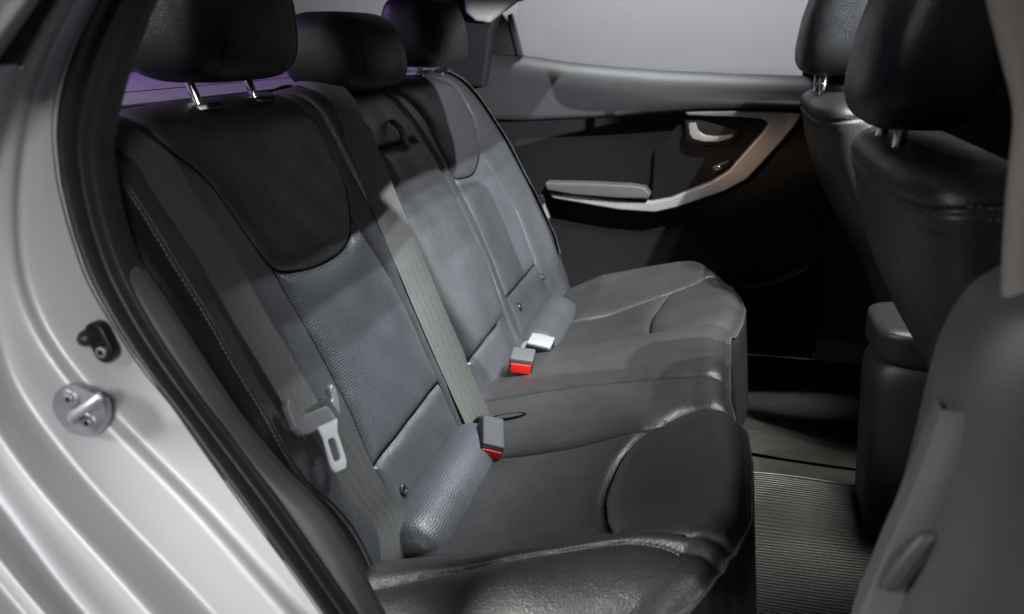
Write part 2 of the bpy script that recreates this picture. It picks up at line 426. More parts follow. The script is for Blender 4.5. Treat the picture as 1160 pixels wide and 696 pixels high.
INF = [(1.985, .443), (2.0, .3), (1.99, .124), (2.325, .126), (2.345, .28), (2.25, .468), (2.154, .428), (2.06, .426)]
LUMF = [(1.99, .124), (2.325, .126), (2.37, .018), (2.37, -.08), (1.985, -.08)]
ARM = [(1.57, .552), (1.815, .550), (1.84, .52), (1.87, .45), (1.892, .34), (1.897, .20), (1.872, .10), (1.61, .097), (1.592, .3)]
LUMM = [(1.61, .097), (1.872, .10), (1.885, .02), (1.885, -.08), (1.60, -.08)]
G1 = [(1.43, .84), (1.435, .72), (1.462, .62), (1.486, .45), (1.480, .29), (1.476, .12), (1.482, -.08)]
G2 = [(1.745, .84), (1.76, .70), (1.81, .63), (1.86, .575), (1.905, .486), (1.925, .362), (1.935, .219), (1.925, .103), (1.915, -.08)]
sm = lambda p, n: [tuple(q) for q in resample(p, n)]
UPN = sm(UPN, 110); UPF = sm(UPF, 110); G1 = sm(G1, 40); G2 = sm(G2, 40)
INN = INN[:9]+[q for q in UPN if q[1] < .452 and q[0] > 1.103][::-1]
INF = INF[:5]+[q for q in UPF if q[1] < .466][::-1]
ARM = sm(ARM[0:2], 2)+sm(ARM[1:7], 24)[1:]+sm([ARM[7], ARM[8], ARM[0]], 14)[:-1]
clo = lambda p: list(p)+[p[0]]
SEAMS_B = [clo(p) for p in (UPN, INN, LUMN, UPF, INF, LUMF, LUMM)]
smooth = lambda t: t*t*(3-2*t)
def relief_back(Q):
    y, s = Q[:, 0], Q[:, 1]
    d = seg_dist(Q, SEAMS_B); dg = seg_dist(Q, [G1, G2]); da = seg_dist(Q, [clo(ARM)])
    r = .015*(1-np.exp(-(d/.010)**.85))
    r *= 1-.9*np.exp(-(dg/.007)**1.5); r -= .026*np.exp(-(dg/.0042)**2)
    ina = inside(Q, ARM); r += np.where(ina, .020*(1-np.exp(-da/.012)), 0); r -= .010*np.exp(-(da/.004)**2)
    # bolsters stand proud of the seat centres
    dn = y-np.interp(s, np.array(NEAR_E)[::-1, 1], np.array(NEAR_E)[::-1, 0])
    df = np.interp(s, np.array(FAR_E)[::-1, 1], np.array(FAR_E)[::-1, 0])-y
    up = np.clip((.66-s)/.2, 0, 1)
    r += (.010*np.exp(-((dn-.07)/.07)**2)+.014*np.exp(-((df-.08)/.08)**2))*smooth(up)
    r += .004*np.exp(-((s-.18)/.16)**2)
    r += .0012*np.sin(y*41+s*13)*np.sin(s*37+y*9)
    return r
def back_surface(Q, lift=0):
    Q = np.asarray(Q, float); r = relief_back(Q)+lift; out = np.zeros((len(Q), 3)); N = np.zeros((len(Q), 3))
    for i, (y, s) in enumerate(Q):
        p, n = back_profile(s); out[i] = p+n*r[i]; out[i, 1] = y; N[i] = n
    return out, N
bench = thing('rear_bench', 'black leather rear bench with patterned grey centres and a folding middle armrest', 'car seat', (-.3, 1.73, 0))
ss = np.arange(-.07, .80, .0032); nf = 470; rc = .034
curl_n = 26; curl_f = 14
P = np.zeros((curl_n+nf+curl_f, len(ss), 3)); QQ = np.zeros((curl_n+nf+curl_f, len(ss), 2)); LB = np.zeros(P.shape[:2], int)
for j, s in enumerate(ss):
    y0 = lerp_edge(NEAR_E, s); y1 = lerp_edge(FAR_E, s); QQ[curl_n:curl_n+nf, j, 0] = np.linspace(y0, y1, nf); QQ[:, j, 1] = s
RB = relief_back(QQ[curl_n:curl_n+nf].reshape(-1, 2)).reshape(nf, -1)
for j, s in enumerate(ss):
    p, n = back_profile(s)
    P[curl_n:curl_n+nf, j] = p+n*RB[:, j, None]; P[curl_n:curl_n+nf, j, 1] = QQ[curl_n:curl_n+nf, j, 0]
    for k in range(curl_n):                       # near side turns back towards the boot
        q = curl_n-k; L = q*(.0075); a = min(L/rc, math.pi/2*.97); ex = max(0, L-rc*math.pi/2*.97)
        P[k, j] = p+n*(RB[0, j]-.004*math.exp(-(q-1)/1.5)-rc*(1-math.cos(a))-ex); P[k, j, 1] = QQ[curl_n, j, 0]-rc*math.sin(a)-.004
        QQ[k, j, 0] = QQ[curl_n, j, 0]-L
    for k in range(curl_f):
        L = (k+1)*.012; a = min(L/rc, math.pi/2); ex = max(0, L-rc*math.pi/2); i = curl_n+nf+k
        P[i, j] = p+n*(RB[-1, j]-rc*(1-math.cos(a))-ex); P[i, j, 1] = QQ[curl_n+nf-1, j, 0]+rc*math.sin(a)
        QQ[i, j, 0] = QQ[curl_n+nf-1, j, 0]+L
Qf = QQ.reshape(-1, 2); lb = np.zeros(len(Qf), int)
ys = Qf[:, 0]; g1 = np.interp(Qf[:, 1], np.array(G1)[::-1, 1], np.array(G1)[::-1, 0]); g2 = np.interp(Qf[:, 1], np.array(G2)[::-1, 1], np.array(G2)[::-1, 0])
lb[ys > g1] = 1; lb[ys > g2] = 2
for k, pg in ((3, UPN), (4, INN), (5, LUMN), (6, UPF), (7, INF), (8, LUMF), (9, ARM), (10, LUMM)): lb[inside(Qf, pg)] = k
LBm = lb.reshape(P.shape[:2]); LBm[:curl_n] = 11
bp_ = split_grid(P, QQ, LBm, {
    0: ('backrest', M['leather_soft'], None), 1: ('backrest', M['leather_soft'], None), 2: ('backrest', M['leather_soft'], None),
    3: ('shoulder_panel', M['leather'], None), 4: ('insert_panel', M['leather_wave'], None), 5: ('lumbar_panel', M['leather_soft'], None),
    6: ('shoulder_panel', M['leather_soft'], None), 7: ('insert_panel', M['leather_wave'], None), 8: ('lumbar_panel', M['leather_soft'], None),
    9: ('folding_armrest', M['leather_soft'], None), 10: ('lumbar_panel', M['leather_soft'], None),
    11: ('backrest_side', M['leather_dark'], None)}, bench, 0, flip=True)
def seam_lines(lines, surf, parent, r=.0030, lift=.0018):
    for ln in lines:
        q = resample(ln, max(12, int(90*sum(math.dist(a, b) for a, b in zip(ln[:-1], ln[1:])))), False)
        tube('seam', surf(q, lift), r, M['void'], parent, 6)
BS = lambda q, l: back_surface(q, l)[0]
seam_lines([UPN[1:-1]], BS, bp_[3]); seam_lines([INN[:5], INN[4:9]], BS, bp_[4]); seam_lines([UPF[1:-1]], BS, bp_[6])
seam_lines([INF[:3], INF[2:5]], BS, bp_[7]); seam_lines([clo(ARM)], BS, bp_[9]); seam_lines([LUMF[1:3]], BS, bp_[8]); seam_lines([LUMN[1:3]], BS, bp_[5])
# thread along the near edge, piping round it
e = resample(NEAR_E[2:], 160); pts, nn = back_surface(e+np.array([-.002, 0]), .001)
stitch_row('stitching', pts, BN, M['thread'], bench)
e2 = e+np.array([.006, 0]); pts, nn = back_surface(e2, .0006); tube('edge_piping', pts, .0016, M['leather_soft'], bench, 6)
# pull strap of the armrest
pts, nn = back_surface(np.array([(1.715, .60), (1.715, .575), (1.717, .555), (1.719, .535)]), .004)
pts = pts+nn*np.array([0, .014, .016, 0])[:, None]
q = resample(pts, 24); V = np.zeros((24, 6, 3)); n0 = nn[1]
for i in range(24):
    for k, (a, b) in enumerate(((-.5, 0), (.5, 0), (.5, .12), (.2, .15), (-.2, .15), (-.5, .12))):
        V[i, k] = q[i]+np.array([0, 1, 0])*a*.028+n0*b*.03
grid_obj('pull_strap', V, M['leather_dark'], bp_[9], cv=True, caps=True, sharp=50)
# child seat anchor buttons on the lumbar panels
for (y, s) in ((1.155, .045), (2.03, .085), (2.325, .085)):
    c, n = back_surface(np.array([(y, s)]), .002); c, n = c[0], n[0]; u = np.array([0, 1., 0]); v = np.cross(n, u); ring = []
    for k in range(20):
        t = 2*math.pi*k/20; ring.append([c+(u*math.cos(t)+v*math.sin(t))*r+n*h for r, h in ((.0035, 0), (.0035, .002), (.0078, .003), (.0098, .0015), (.0098, -.006))])
    grid_obj('anchor_button', np.array(ring), M['black_plastic'], bp_[5] if y < 1.5 else bp_[8], cu=True)

# headrests
def headrest_mesh(name, c, wy, z0, z1, dx, lean, mat, parent, nexp=3.4, seam=.72, wide_top=.94, sq=(.62, .72)):
    nu, nv = 96, 96; Pm = np.zeros((nu, nv, 3))
    h = (z1-z0)/2
    for i in range(nu):
        ph = (-1+2*i/(nu-1))*(math.pi/2-.0015); t = math.copysign(abs(math.sin(ph))**(2/nexp), ph); sc = math.cos(ph)**(2/nexp)
        g = .0035*math.exp(-((abs(t)-seam)/.022)**2)
        for j in range(nv):
            a = 2*math.pi*j/nv; ca, sa = math.cos(a), math.sin(a)
            x = math.copysign(abs(ca)**sq[0], ca); z = math.copysign(abs(sa)**sq[1], sa)
            zz = z*h*sc
            xx = x*dx/2*sc*(1-.16*max(0, z))
            rr = math.hypot(xx, zz)+1e-9; xx -= xx/rr*g; zz -= zz/rr*g
            yy = t*wy/2*(1-(1-wide_top)*max(0, z*sc)-.05*max(0, -z*sc)**2)
            xx -= .012*t*t*max(0, ca)*sc
            Pm[i, j] = (c[0]+xx-lean*(zz+h), c[1]+yy, z0+h+zz)
    return grid_obj(name, Pm, mat, parent, cv=True, caps=True)
def headrest(parent, c, wy, z0, z1, dx, lean, mat, sp, base_x, base_z, base_mat, r=.0066, seam=.72, nexp=3.4):
    hr = headrest_mesh('headrest', c, wy, z0, z1, dx, lean, mat, parent, nexp, seam, .95, (.52, .56))
    for sgn in (-1, 1):
        y = c[1]+sgn*sp/2
        tube('headrest_post', [(c[0]-.024, y, z0+.05), ((c[0]-.012+base_x)/2, y, (z0+base_z)/2), (base_x, y, base_z-.03)], r, M['chrome'], hr, 14, 6)
        box('post_collar', (base_x, y, base_z+.003), ((1, 0, .15), (0, 1, 0), (-.15, 0, 1)), (.034, .040, .010), base_mat, hr, .004, taper=.8)
    return hr
# (bench headrests: the folded middle one is lower and rounder)
headrest(bench, (-.735, 1.218, 0), .318, .898, 1.12, .175, .10, M['leather_dark'], .158, -.716, .864, M['black_plastic'], seam=.70, nexp=4.6)
headrest(bench, (-.720, 1.680, 0), .330, .862, 1.008, .17, .16, M['leather_dark'], .150, -.722, .872, M['black_plastic'], seam=.70, nexp=4.4)
headrest(bench, (-.735, 2.195, 0), .315, .890, 1.06, .165, .10, M['leather_dark'], .158, -.724, .876, M['black_plastic'], seam=.70, nexp=4.4)

# ------------------------------------------------------------------ rear bench: cushion
CO = np.array([-.42, 0, .225]); CSL = .25; CNV = np.array([-CSL, 0, 1]); CNV /= np.linalg.norm(CNV)
FRONT = [(.86, -.07), (.90, -.045), (.94, .005), (1.0, .042), (1.08, .058), (1.25, .062), (1.38, .055), (1.46, .036), (1.52, .028), (1.66, .030),
         (1.82, .030), (1.88, .036), (1.95, .055), (2.05, .062), (2.18, .050), (2.30, .022), (2.42, -.03), (2.52, -.10), (2.60, -.17)]
XR = -.46
NST = [(.955, -.52), (.958, -.416), (.972, -.30), (.986, -.20), (.990, -.10), (.982, -.045), (.962, -.005), (.925, .03)]
NBOL = [(1.045, -.52), (1.04, -.40), (1.034, -.30), (1.03, -.15), (1.022, -.06), (1.0, -.01), (.965, .03), (.94, .06)]
NTH = [(1.385, -.095), (1.33, -.112), (1.264, -.129), (1.166, -.134), (1.092, -.122), (1.028, -.100)]
NE = [(1.37, -.52), (1.378, -.338), (1.392, -.10), (1.43, -.055), (1.458, -.02), (1.462, .09)]
MN = [(1.585, -.52), (1.591, -.368), (1.597, -.188), (1.585, -.036), (1.575, .09)]
MF = [(1.88, -.52), (1.878, -.387), (1.876, -.224), (1.866, -.049), (1.866, .09)]
FTH = [(2.225, -.110), (2.14, -.128), (2.06, -.140), (1.97, -.138), (1.872, -.125)]
FBOL = [(2.17, -.52), (2.18, -.36), (2.235, -.11), (2.27, -.05), (2.34, .01), (2.38, .05)]
FTRI = [(2.18, -.36), (2.32, -.40), (2.5, -.43)]
SEAM_C = [NST, NBOL, NTH, NE, MN, MF, FTH, FBOL, FTRI]
SEAM_C = [resample(l, 60) for l in SEAM_C]
front_x = lambda y: np.interp(y, np.array(FRONT)[:, 0], np.array(FRONT)[:, 1])
def relief_cush(Q):
    y, x = Q[:, 0], Q[:, 1]; d = seg_dist(Q, SEAM_C)
    r = .014*(1-np.exp(-(d/.010)**.85))-.002*np.exp(-(d/.003)**2)
    t = np.clip((x+.30)/.28, 0, 1)
    hump = lambda c, wd: np.exp(-np.abs((y-c)/wd)**4)
    r += .019*smooth(t)*(hump(1.20, .22)+hump(2.07, .22))         # thigh supports
    r -= .012*np.exp(-((x+.25)/.10)**2)*(hump(1.21, .17)+hump(2.04, .17))
    r += .027*np.exp(-((y-.985)/.05)**2)+.042*np.exp(-((y-2.42)/.13)**2)*np.clip((x+.5)/.2, 0, 1)
    ne = np.interp(x, np.array(NE)[:, 1], np.array(NE)[:, 0]); mf = np.interp(x, np.array(MF)[:, 1], np.array(MF)[:, 0])
    mn = np.interp(x, np.array(MN)[:, 1], np.array(MN)[:, 0])
    r += .032*np.clip((y-ne)/(mn-ne+.004), 0, 1)*smooth(np.clip((mf+.03-y)/.045, 0, 1))*(1-.25*t)
    r += .0012*np.sin(y*31+x*17)*np.sin(x*29-y*11)
    return r
def cush_surface(Q, lift=0):
    Q = np.asarray(Q, float); r = relief_cush(Q)+lift; out = np.zeros((len(Q), 3))
    for i, (y, x) in enumerate(Q):
        out[i] = np.array([x, y, CO[2]+CSL*(x-CO[0])])+CNV*r[i]
    return out
y0c, y1c = .895, 2.56
yc = np.linspace(y0c, y1c, 540); nt_ = 165; rf = .045; nb = 34; ncl = 20
P = np.zeros((ncl+len(yc), nt_+nb, 3)); QQ = np.zeros((ncl+len(yc), nt_+nb, 2))
for i, y in enumerate(yc):
    xf = front_x(y)-rf*.75; xs = XR+(xf-XR)*np.linspace(0, 1, nt_)
    QQ[ncl+i, :nt_, 0] = y; QQ[ncl+i, :nt_, 1] = xs
RC = relief_cush(QQ[ncl:, :nt_].reshape(-1, 2)).reshape(len(yc), nt_)
tang = np.array([1, 0, CSL]); tang /= np.linalg.norm(tang)
for i, y in enumerate(yc):
    xs = QQ[ncl+i, :nt_, 1]; side = rf*1.0
    # the near and far flanks roll down too
    e = min((y-y0c)/.055, 1); drop = .05*(1-math.sqrt(max(0, 1-(1-e)**2)))
    e2 = min((y1c-y)/.10, 1); drop += .06*(1-math.sqrt(max(0, 1-(1-e2)**2)))
    base = np.stack([xs, np.full(nt_, y), CO[2]+CSL*(xs-CO[0])], 1)+CNV*(RC[i]-drop)[:, None]
    P[ncl+i, :nt_] = base; last = base[-1]; c = last-CNV*rf
    for k in range(nb):
        L = (k+1)*.0085; a = min(L/rf, 1.72); ex = max(0, L-rf*1.72)
        n = CNV*math.cos(a)+tang*math.sin(a); g = .004*math.exp(-((L-rf*1.15)/.0035)**2)
        p = c+n*(rf-g)
        tt = -CNV*math.sin(a)+tang*math.cos(a); p = p+tt*ex
        P[ncl+i, nt_+k] = p; QQ[ncl+i, nt_+k] = (y, QQ[ncl+i, nt_-1, 1]+L)
for k in range(ncl):
    q = ncl-k; P[k] = P[ncl]-np.array([0, .0006*min(q, 6), .012*q]); QQ[k] = QQ[ncl]-np.array([.012*q, 0])
Qf = QQ.reshape(-1, 2); lb = np.zeros(len(Qf), int); y, x = Qf[:, 0], Qf[:, 1]
fy = lambda L: np.interp(x, np.array(L)[:, 1], np.array(L)[:, 0])
a_nb, a_ne, a_mn, a_mf, a_fb, a_ns = fy(NBOL), fy(NE), fy(MN), fy(MF), fy(FBOL), fy(NST)
nth = np.interp(y, np.array(NTH)[::-1, 0], np.array(NTH)[::-1, 1]); fth = np.interp(y, np.array(FTH)[::-1, 0], np.array(FTH)[::-1, 1])
lb[y < a_nb] = 1; lb[(y >= a_nb) & (y < a_ne)] = 2; lb[(y >= a_nb) & (y < a_ne) & (x > nth)] = 3
lb[(y >= a_ne) & (y < a_mn)] = 4; lb[(y >= a_mn) & (y < a_mf)] = 5
lb[(y >= a_mf) & (y < a_fb)] = 6; lb[(y >= a_mf) & (y < a_fb) & (x > fth)] = 7; lb[y >= a_fb] = 8
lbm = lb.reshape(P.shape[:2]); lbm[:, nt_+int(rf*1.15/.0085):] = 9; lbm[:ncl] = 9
cp = split_grid(P, QQ, lbm, {
    1: ('side_bolster', M['leather'], None), 2: ('cushion_insert', M['leather_wave_dark'], None), 3: ('thigh_support', M['leather_wave_dark'], None),
    4: ('cushion_centre', M['leather_seat'], None), 5: ('cushion_centre', M['leather_seat'], None), 6: ('cushion_insert', M['leather_wave_dark'], None),
    7: ('thigh_support', M['leather_wave_dark'], None), 8: ('side_bolster', M['leather_seat'], None), 9: ('cushion_front', M['leather_dark'], None)}, bench, 0)
kp = nt_+int(rf*1.15/.0085)
tube('front_piping', P[ncl:, kp][::4]+np.array([.0012, 0, .0006]), .0022, M['leather_soft'], bench, 8)
for dy in (-.0045, .0045):
    q = resample(NST[1:-1], 120)+np.array([dy, 0]); stitch_row('stitching', cush_surface(q, .0004), CNV, M['thread'], cp[1])
CSF = lambda q, l: cush_surface(q, l)
cut_ = lambda L: [tuple(p) for p in resample(L, 50) if p[1] < front_x(p[0])-rf*.75]
seam_lines([cut_(NE)], CSF, cp[4], .0040, .0018); seam_lines([cut_(MN), cut_(MF)], CSF, cp[5], .0040, .0018)
seam_lines([cut_(NBOL)], CSF, cp[1], .0030, .0014); seam_lines([NTH], CSF, cp[3], .0028, .0014); seam_lines([FTH], CSF, cp[7], .0028, .0014); seam_lines([cut_(FBOL), FTRI], CSF, cp[8], .0030, .0014)
# padded rolls where cushion meets back
for (ya, yb, rr, mt) in ((1.045, 1.455, .060, M['leather_wave']), (1.955, 2.31, .058, M['leather_wave'])):
    n, m = 90, 40; V = np.zeros((n, m, 3)); UVr = np.zeros((n, m, 2))
    for i in range(n):
        t = -1+2*(i+.5)/n; yy = (ya+yb)/2+t*(yb-ya)/2; sc = (1-abs(t)**14)**.5
        for j in range(m):
            a = 2*math.pi*j/m; V[i, j] = (-.412+rr*1.0*sc*math.cos(a), yy, .228+rr*1.02*sc*math.sin(a)); UVr[i, j] = (yy, a*rr)
    grid_obj('back_roll', V, mt, bench, cv=True, caps=True, uv=UVr)
# slit for the spare buckle strap, its dark hollow drawn as a black oval
c = cush_surface(np.array([(1.50, -.36)]), .0)[0]
ring = np.array([[c+np.array([1, .0, CSL])*math.cos(t)*r*.034+np.array([0, 1, 0])*math.sin(t)*r*.011+CNV*h for r, h in ((.05, -.004), (.75, -.003), (1, .003), (1.12, .001))]
                 for t in np.linspace(0, 2*math.pi, 30, endpoint=False)])
grid_obj('buckle_slit', ring, M['void'], cp[4], cu=True)

# ------------------------------------------------------------------ seat belts and buckles
def ribbon(name, pts, side, width, mat, parent, thick=.0016, n=90, bow=0.0):
    """webbing along pts; side: unit vectors across it"""
    p = resample(pts, n); sd = resample(side, n); sd /= np.linalg.norm(sd, axis=1)[:, None]
    wv = np.full(n, width) if np.isscalar(width) else np.interp(np.linspace(0, 1, n), np.linspace(0, 1, len(width)), width)
    T = np.gradient(p, axis=0); N = np.cross(sd, T); N /= np.linalg.norm(N, axis=1)[:, None]
    L = np.r_[0, np.cumsum(np.linalg.norm(np.diff(p, axis=0), axis=1))]
    us = np.linspace(0, 1, 9); m = len(us)
    V = np.zeros((n, 2*m, 3)); U = np.zeros((n, 2*m, 2))
    for k, u in enumerate(us):
        c = (1-(2*u-1)**2)*bow
        V[:, k] = p+sd*((u-.5)*wv)[:, None]+N*(thick/2+c); V[:, 2*m-1-k] = p+sd*((u-.5)*wv)[:, None]-N*(thick/2-c)
        U[:, k] = U[:, 2*m-1-k] = np.stack([np.full(n, u), L], 1)
    return grid_obj(name, V, mat, parent, cv=True, caps=True, uv=U, sharp=50)
YH = np.array([0, 1.0, 0])
# near belt: over the shoulder, down the bolster, back up at the latch plate and down beside the cushion
c_ys = [(.885, .735), (.893, .69), (.915, .648), (.945, .62), (.950, .578), (.962, .475), (.974, .37), (.986, .27), (.990, .225)]
cp3, cn = back_surface(resample(c_ys, 40), .0045)
belt = thing('seat_belt', 'grey seat belt with its latch plate hanging on the bolster next to the open door', 'seat belt', tuple(cp3[-1]), 'rear seat belts')
ribbon('webbing', cp3, np.tile(YH, (40, 1)), .070, M['web'], belt, n=140)
low = [(.992, .255), (1.014, .17), (1.030, .10), (1.050, .05), (1.035, -.01), (1.02, -.075)]
lp, ln = back_surface(resample(low, 30), .002); lp = lp-ln*.0005
sdl = np.tile(np.array([.42, 1, .12]), (30, 1)); ribbon('webbing', lp+np.array([.006, 0, .002]), sdl, [.070, .070, .064, .058, .05], M['web'], belt)
# latch plate
c0, n0 = back_surface(np.array([(.992, .243)]), .019); c0, n0 = c0[0], n0[0]
ax_u = YH*math.cos(.24)-SU*math.sin(.24); ax_u -= n0*(ax_u@n0); ax_u /= np.linalg.norm(ax_u); ax_v = np.cross(n0, ax_u)
if ax_v@SU < 0: ax_v = -ax_v
L2 = lambda u, v, h=0: c0+ax_u*u*1.15+ax_v*v*1.2+n0*h
lpl = prism('latch_plate', [L2(*q) for q in ((-.052, -.008), (-.042, -.017), (-.020, -.018), (.028, -.016), (.044, -.012), (.052, .008), (.053, .022), (.047, .029), (.040, .024), (.039, .012), (.030, .006), (-.032, .003), (-.039, .008), (-.041, .022), (-.050, .026), (-.055, .018))],
            n0, .011, M['belt_plastic'], belt, .004, 4)
frame = lambda a, b, c, d: [L2(*q) for q in ((a, c), (b, c), (b, d), (a, d))]
prism('latch_tongue', [L2(*q, .004) for q in ((-.016, -.014), (.028, -.012), (.020, -.026), (.020, -.060), (.014, -.067), (-.009, -.067), (-.014, -.060), (-.012, -.026))],
      n0, .003, M['tongue'], lpl, .0008, 2, hole=[L2(*q, .004) for q in ((-.004, -.030), (.009, -.030), (.0115, -.034), (.0115, -.052), (.009, -.056), (-.004, -.056), (-.006, -.052), (-.006, -.034))])
# middle belt
c_ys = [(1.525, .80), (1.523, .72), (1.518, .63), (1.508, .54), (1.500, .45), (1.496, .34), (1.492, .22), (1.492, .10), (1.494, .03), (1.496, -.03)]
cp3, cn = back_surface(resample(c_ys, 60), .0); yy = np.array([q for q in cp3])
flat = np.array([back_profile(s)[0]+back_profile(s)[1]*(.032 if s < .6 else .026) for s in resample(c_ys, 60)[:, 1]]); flat[:, 1] = cp3[:, 1]
belt = thing('seat_belt', 'greenish grey seat belt running straight down beside the folding middle armrest', 'seat belt', tuple(flat[-1]), 'rear seat belts')
ribbon('webbing', flat, np.tile(YH+BN*.70, (60, 1)), [.050, .055, .060, .060, .058], M['web'], belt, n=140, bow=.003)
# far belt along the outer bolster
c_ys = [(2.29, .76), (2.30, .70), (2.33, .66), (2.40, .60), (2.475, .46), (2.525, .32), (2.555, .17), (2.54, .10)]
cp3, cn = back_surface(resample(c_ys, 50), .004)
belt = thing('seat_belt', 'pale seat belt on the outer bolster by the far door with black latch plate', 'seat belt', tuple(cp3[-1]), 'rear seat belts')
ribbon('webbing', cp3, np.tile(YH-BN*.35, (50, 1)), .060, M['web'], belt)
c0, n0 = back_surface(np.array([(2.545, .27)]), .012); c0, n0 = c0[0], n0[0]
lpf = box('latch_plate', c0, (YH-BN*.35, SU, n0), (.070, .026, .012), M['black_plastic'], belt, .004)
box('latch_tongue', c0-SU*.035, (YH, SU, n0), (.026, .055, .003), M['steel'], lpf, .001)

def buckle(label, c, length_dir, up_dir, size, body, red, stalk, shell=True):
    a = np.asarray(length_dir, float); a /= np.linalg.norm(a); u = np.asarray(up_dir, float); u -= a*(a@u); u /= np.linalg.norm(u); s = np.cross(a, u)
    c = np.asarray(c, float); w_, l_, h_ = size
    t = thing('belt_buckle', label, 'belt buckle', tuple(c), 'rear belt buckles')
    box('buckle_body', c, (s, a, u), (w_, l_, h_*.78), M['black_plastic'], t, .004)
    box('buckle_cover', c+u*h_*.36, (s, a, u), (w_*.98, l_*.97, h_*.40), body, t, .004)
    if red:
        box('release_button', c+a*l_*.492-u*h_*.02, (s, a, u), (w_*.84, .008, h_*.58), M['red'], t, .0015)
    ribbon('buckle_strap', [c-a*l_*.45-u*h_*.1, c-a*l_*.8-u*h_*.5, c-a*l_*1.1-u*h_*1.6], np.tile(s, (3, 1)), w_*.8, stalk, t, .004, 20)
    return t
buckle('grey belt buckle with a red button end, lying at the near roll', (-.372, 1.390, .278), (.24, -.88, -.34), (.42, -.16, 1), (.042, .076, .032), M['buckle_grey'], True, M['black_plastic'])
buckle('square grey belt buckle with its bright red button facing the door', (-.388, 1.715, .302), (.10, -.95, -.10), (.10, -.1, 1), (.050, .060, .036), M['buckle_grey'], True, M['black_plastic'])
buckle('pale silver belt buckle leaning away on a white strap', (-.376, 1.850, .292), (.92, -.05, -.12), (.15, -.3, 1), (.044, .056, .032), M['buckle_pale'], False, M['buckle_pale'])

# ------------------------------------------------------------------ the car's body round the near door opening
body = thing('car', 'silver car standing with its near rear door open, rubber seal and striker showing', 'car', (-.5, .84, 0))
def loft(name, rows, mat, parent, nt, smooth_cross=True, sub=6, flip=False, sharp=None, relax=0):
    """rows: list of 3-D polylines, lofted across"""
    R = np.stack([resample(r, nt) for r in rows], 1)                     # nt x rows x 3
    for _ in range(relax):
        R[1:-1] = R[1:-1]*.5+(R[:-2]+R[2:])*.25
    if smooth_cross:
        R = np.stack([resample(R[i], (len(rows)-1)*sub+1) for i in range(nt)])
    return grid_obj(name, R, mat, parent, flip=flip, sharp=sharp)
px = lambda pts, y: [onY(a, b, y) for a, b in pts]
L0 = [(150, -60), (112, 0), (86, 45), (69, 93), (62, 138), (66, 193), (71, 220), (83, 265), (103, 320), (138, 379), (166, 420), (197, 458), (234, 511), (276, 570), (317, 625), (366, 694), (402, 745)]
L1 = [(118, -60), (88, 0), (58, 45), (40, 93), (28, 150), (22, 205), (21, 250), (25, 300), (34, 345), (69, 399), (98, 435), (128, 466), (190, 528), (255, 594), (300, 649), (341, 694), (385, 745)]
L2 = [(105, -60), (72, 0), (38, 45), (14, 93), (-6, 150), (-18, 205), (-24, 250), (-22, 300), (-16, 350), (-8, 405), (4, 440), (19, 458), (54, 502), (95, 553), (147, 608), (230, 694), (275, 745)]
L3 = [(98, -60), (64, 0), (30, 45), (4, 93), (-22, 150), (-36, 205), (-44, 250), (-44, 300), (-40, 350), (-34, 410), (-22, 450), (0, 485), (34, 531), (86, 594), (138, 649), (176, 694), (225, 745)]
L4 = [(80, -60), (46, 0), (6, 45), (-24, 93), (-60, 150), (-84, 205), (-100, 250), (-110, 320), (-110, 380), (-100, 440), (-70, 500), (-30, 550), (4, 592), (36, 636), (60, 668), (84, 694), (130, 745)]
L5 = [(70, -60), (36, 0), (-4, 45), (-40, 93), (-80, 150), (-104, 205), (-124, 250), (-136, 320), (-138, 380), (-130, 440), (-100, 510), (-60, 560), (-24, 600), (6, 640), (30, 670), (52, 694), (98, 745)]
L6 = [(x-60, y+8) for x, y in L5]
def up_(L): return [(L[0][0]+300, -330), (L[0][0]+110, -180)]+L          # on up to the roof
L0, L1, L2, L3, L4, L5, L6 = [up_(l) for l in (L0, L1, L2, L3, L4, L5, L6)]
def pl(L, y): return [onY(a, b, y) for a, b in L]
def mix(A, Bq, t): return [tuple(np.array(a)*(1-t)+np.array(b)*t) for a, b in zip(A, Bq)]
rows = [pl(L0, .800), pl(L0, .786), pl(mix(L0, L1, .5), .783), pl(L1, .776), pl(mix(L1, L2, .25), .760), pl(mix(L1, L2, .75), .748), pl(L2, .736),
        pl(L3, .700), pl(mix(L3, L4, .25), .690), pl(mix(L3, L4, .75), .676), pl(L4, .664), pl(L5, .632), pl(mix(L5, L6, .4), .624), pl(L6, .60)]
loft('body_panel', rows, M['paint'], body, 150, True, 8, relax=60)
SI = [(190, -60), (158, 0), (140, 45), (124, 93), (114, 134), (109, 165), (111, 195), (115, 220), (123, 255), (138, 300), (160, 345), (186, 389), (234, 458), (266, 500), (319, 570), (383, 663), (405, 694), (440, 745)]
TR = [(176, -50), (160, 0), (143, 45), (128, 93), (118, 134), (115, 165), (118, 195), (124, 220), (137, 265), (155, 300), (183, 341), (214, 389), (259, 458), (286, 494), (321, 535), (366, 580), (400, 632), (430, 692), (462, 745)]
SI, TR = up_(SI), up_(TR)
A = resample([onY(a, b, 0.792) for a, b in L0], 220); Bq = resample([onY(a, b, 0.802) for a, b in SI], 220)
nv = 26; V = np.zeros((220, nv, 3))
for k in range(nv):
    u = k/(nv-1); h = .013*math.exp(-((u-.30)/.20)**2)+.011*math.exp(-((u-.74)/.12)**2)-.006*math.exp(-((u-.56)/.06)**2)+.006*math.exp(-((u-.06)/.06)**2)
    V[:, k] = A*(1-u)+Bq*u; V[:, k, 1] -= h
V[:, 0, 1] += .012; V[:, -1, 1] += .03
grid_obj('door_seal', V, M['rubber'], body)
A = resample([onY(a, b, 0.808) for a, b in SI], 200); Bq = resample([onY(a, b, 0.825) for a, b in TR], 200); D = Bq+np.array([-.002, .012, -.002])
nv = 12; V = np.zeros((200, nv+3, 3))
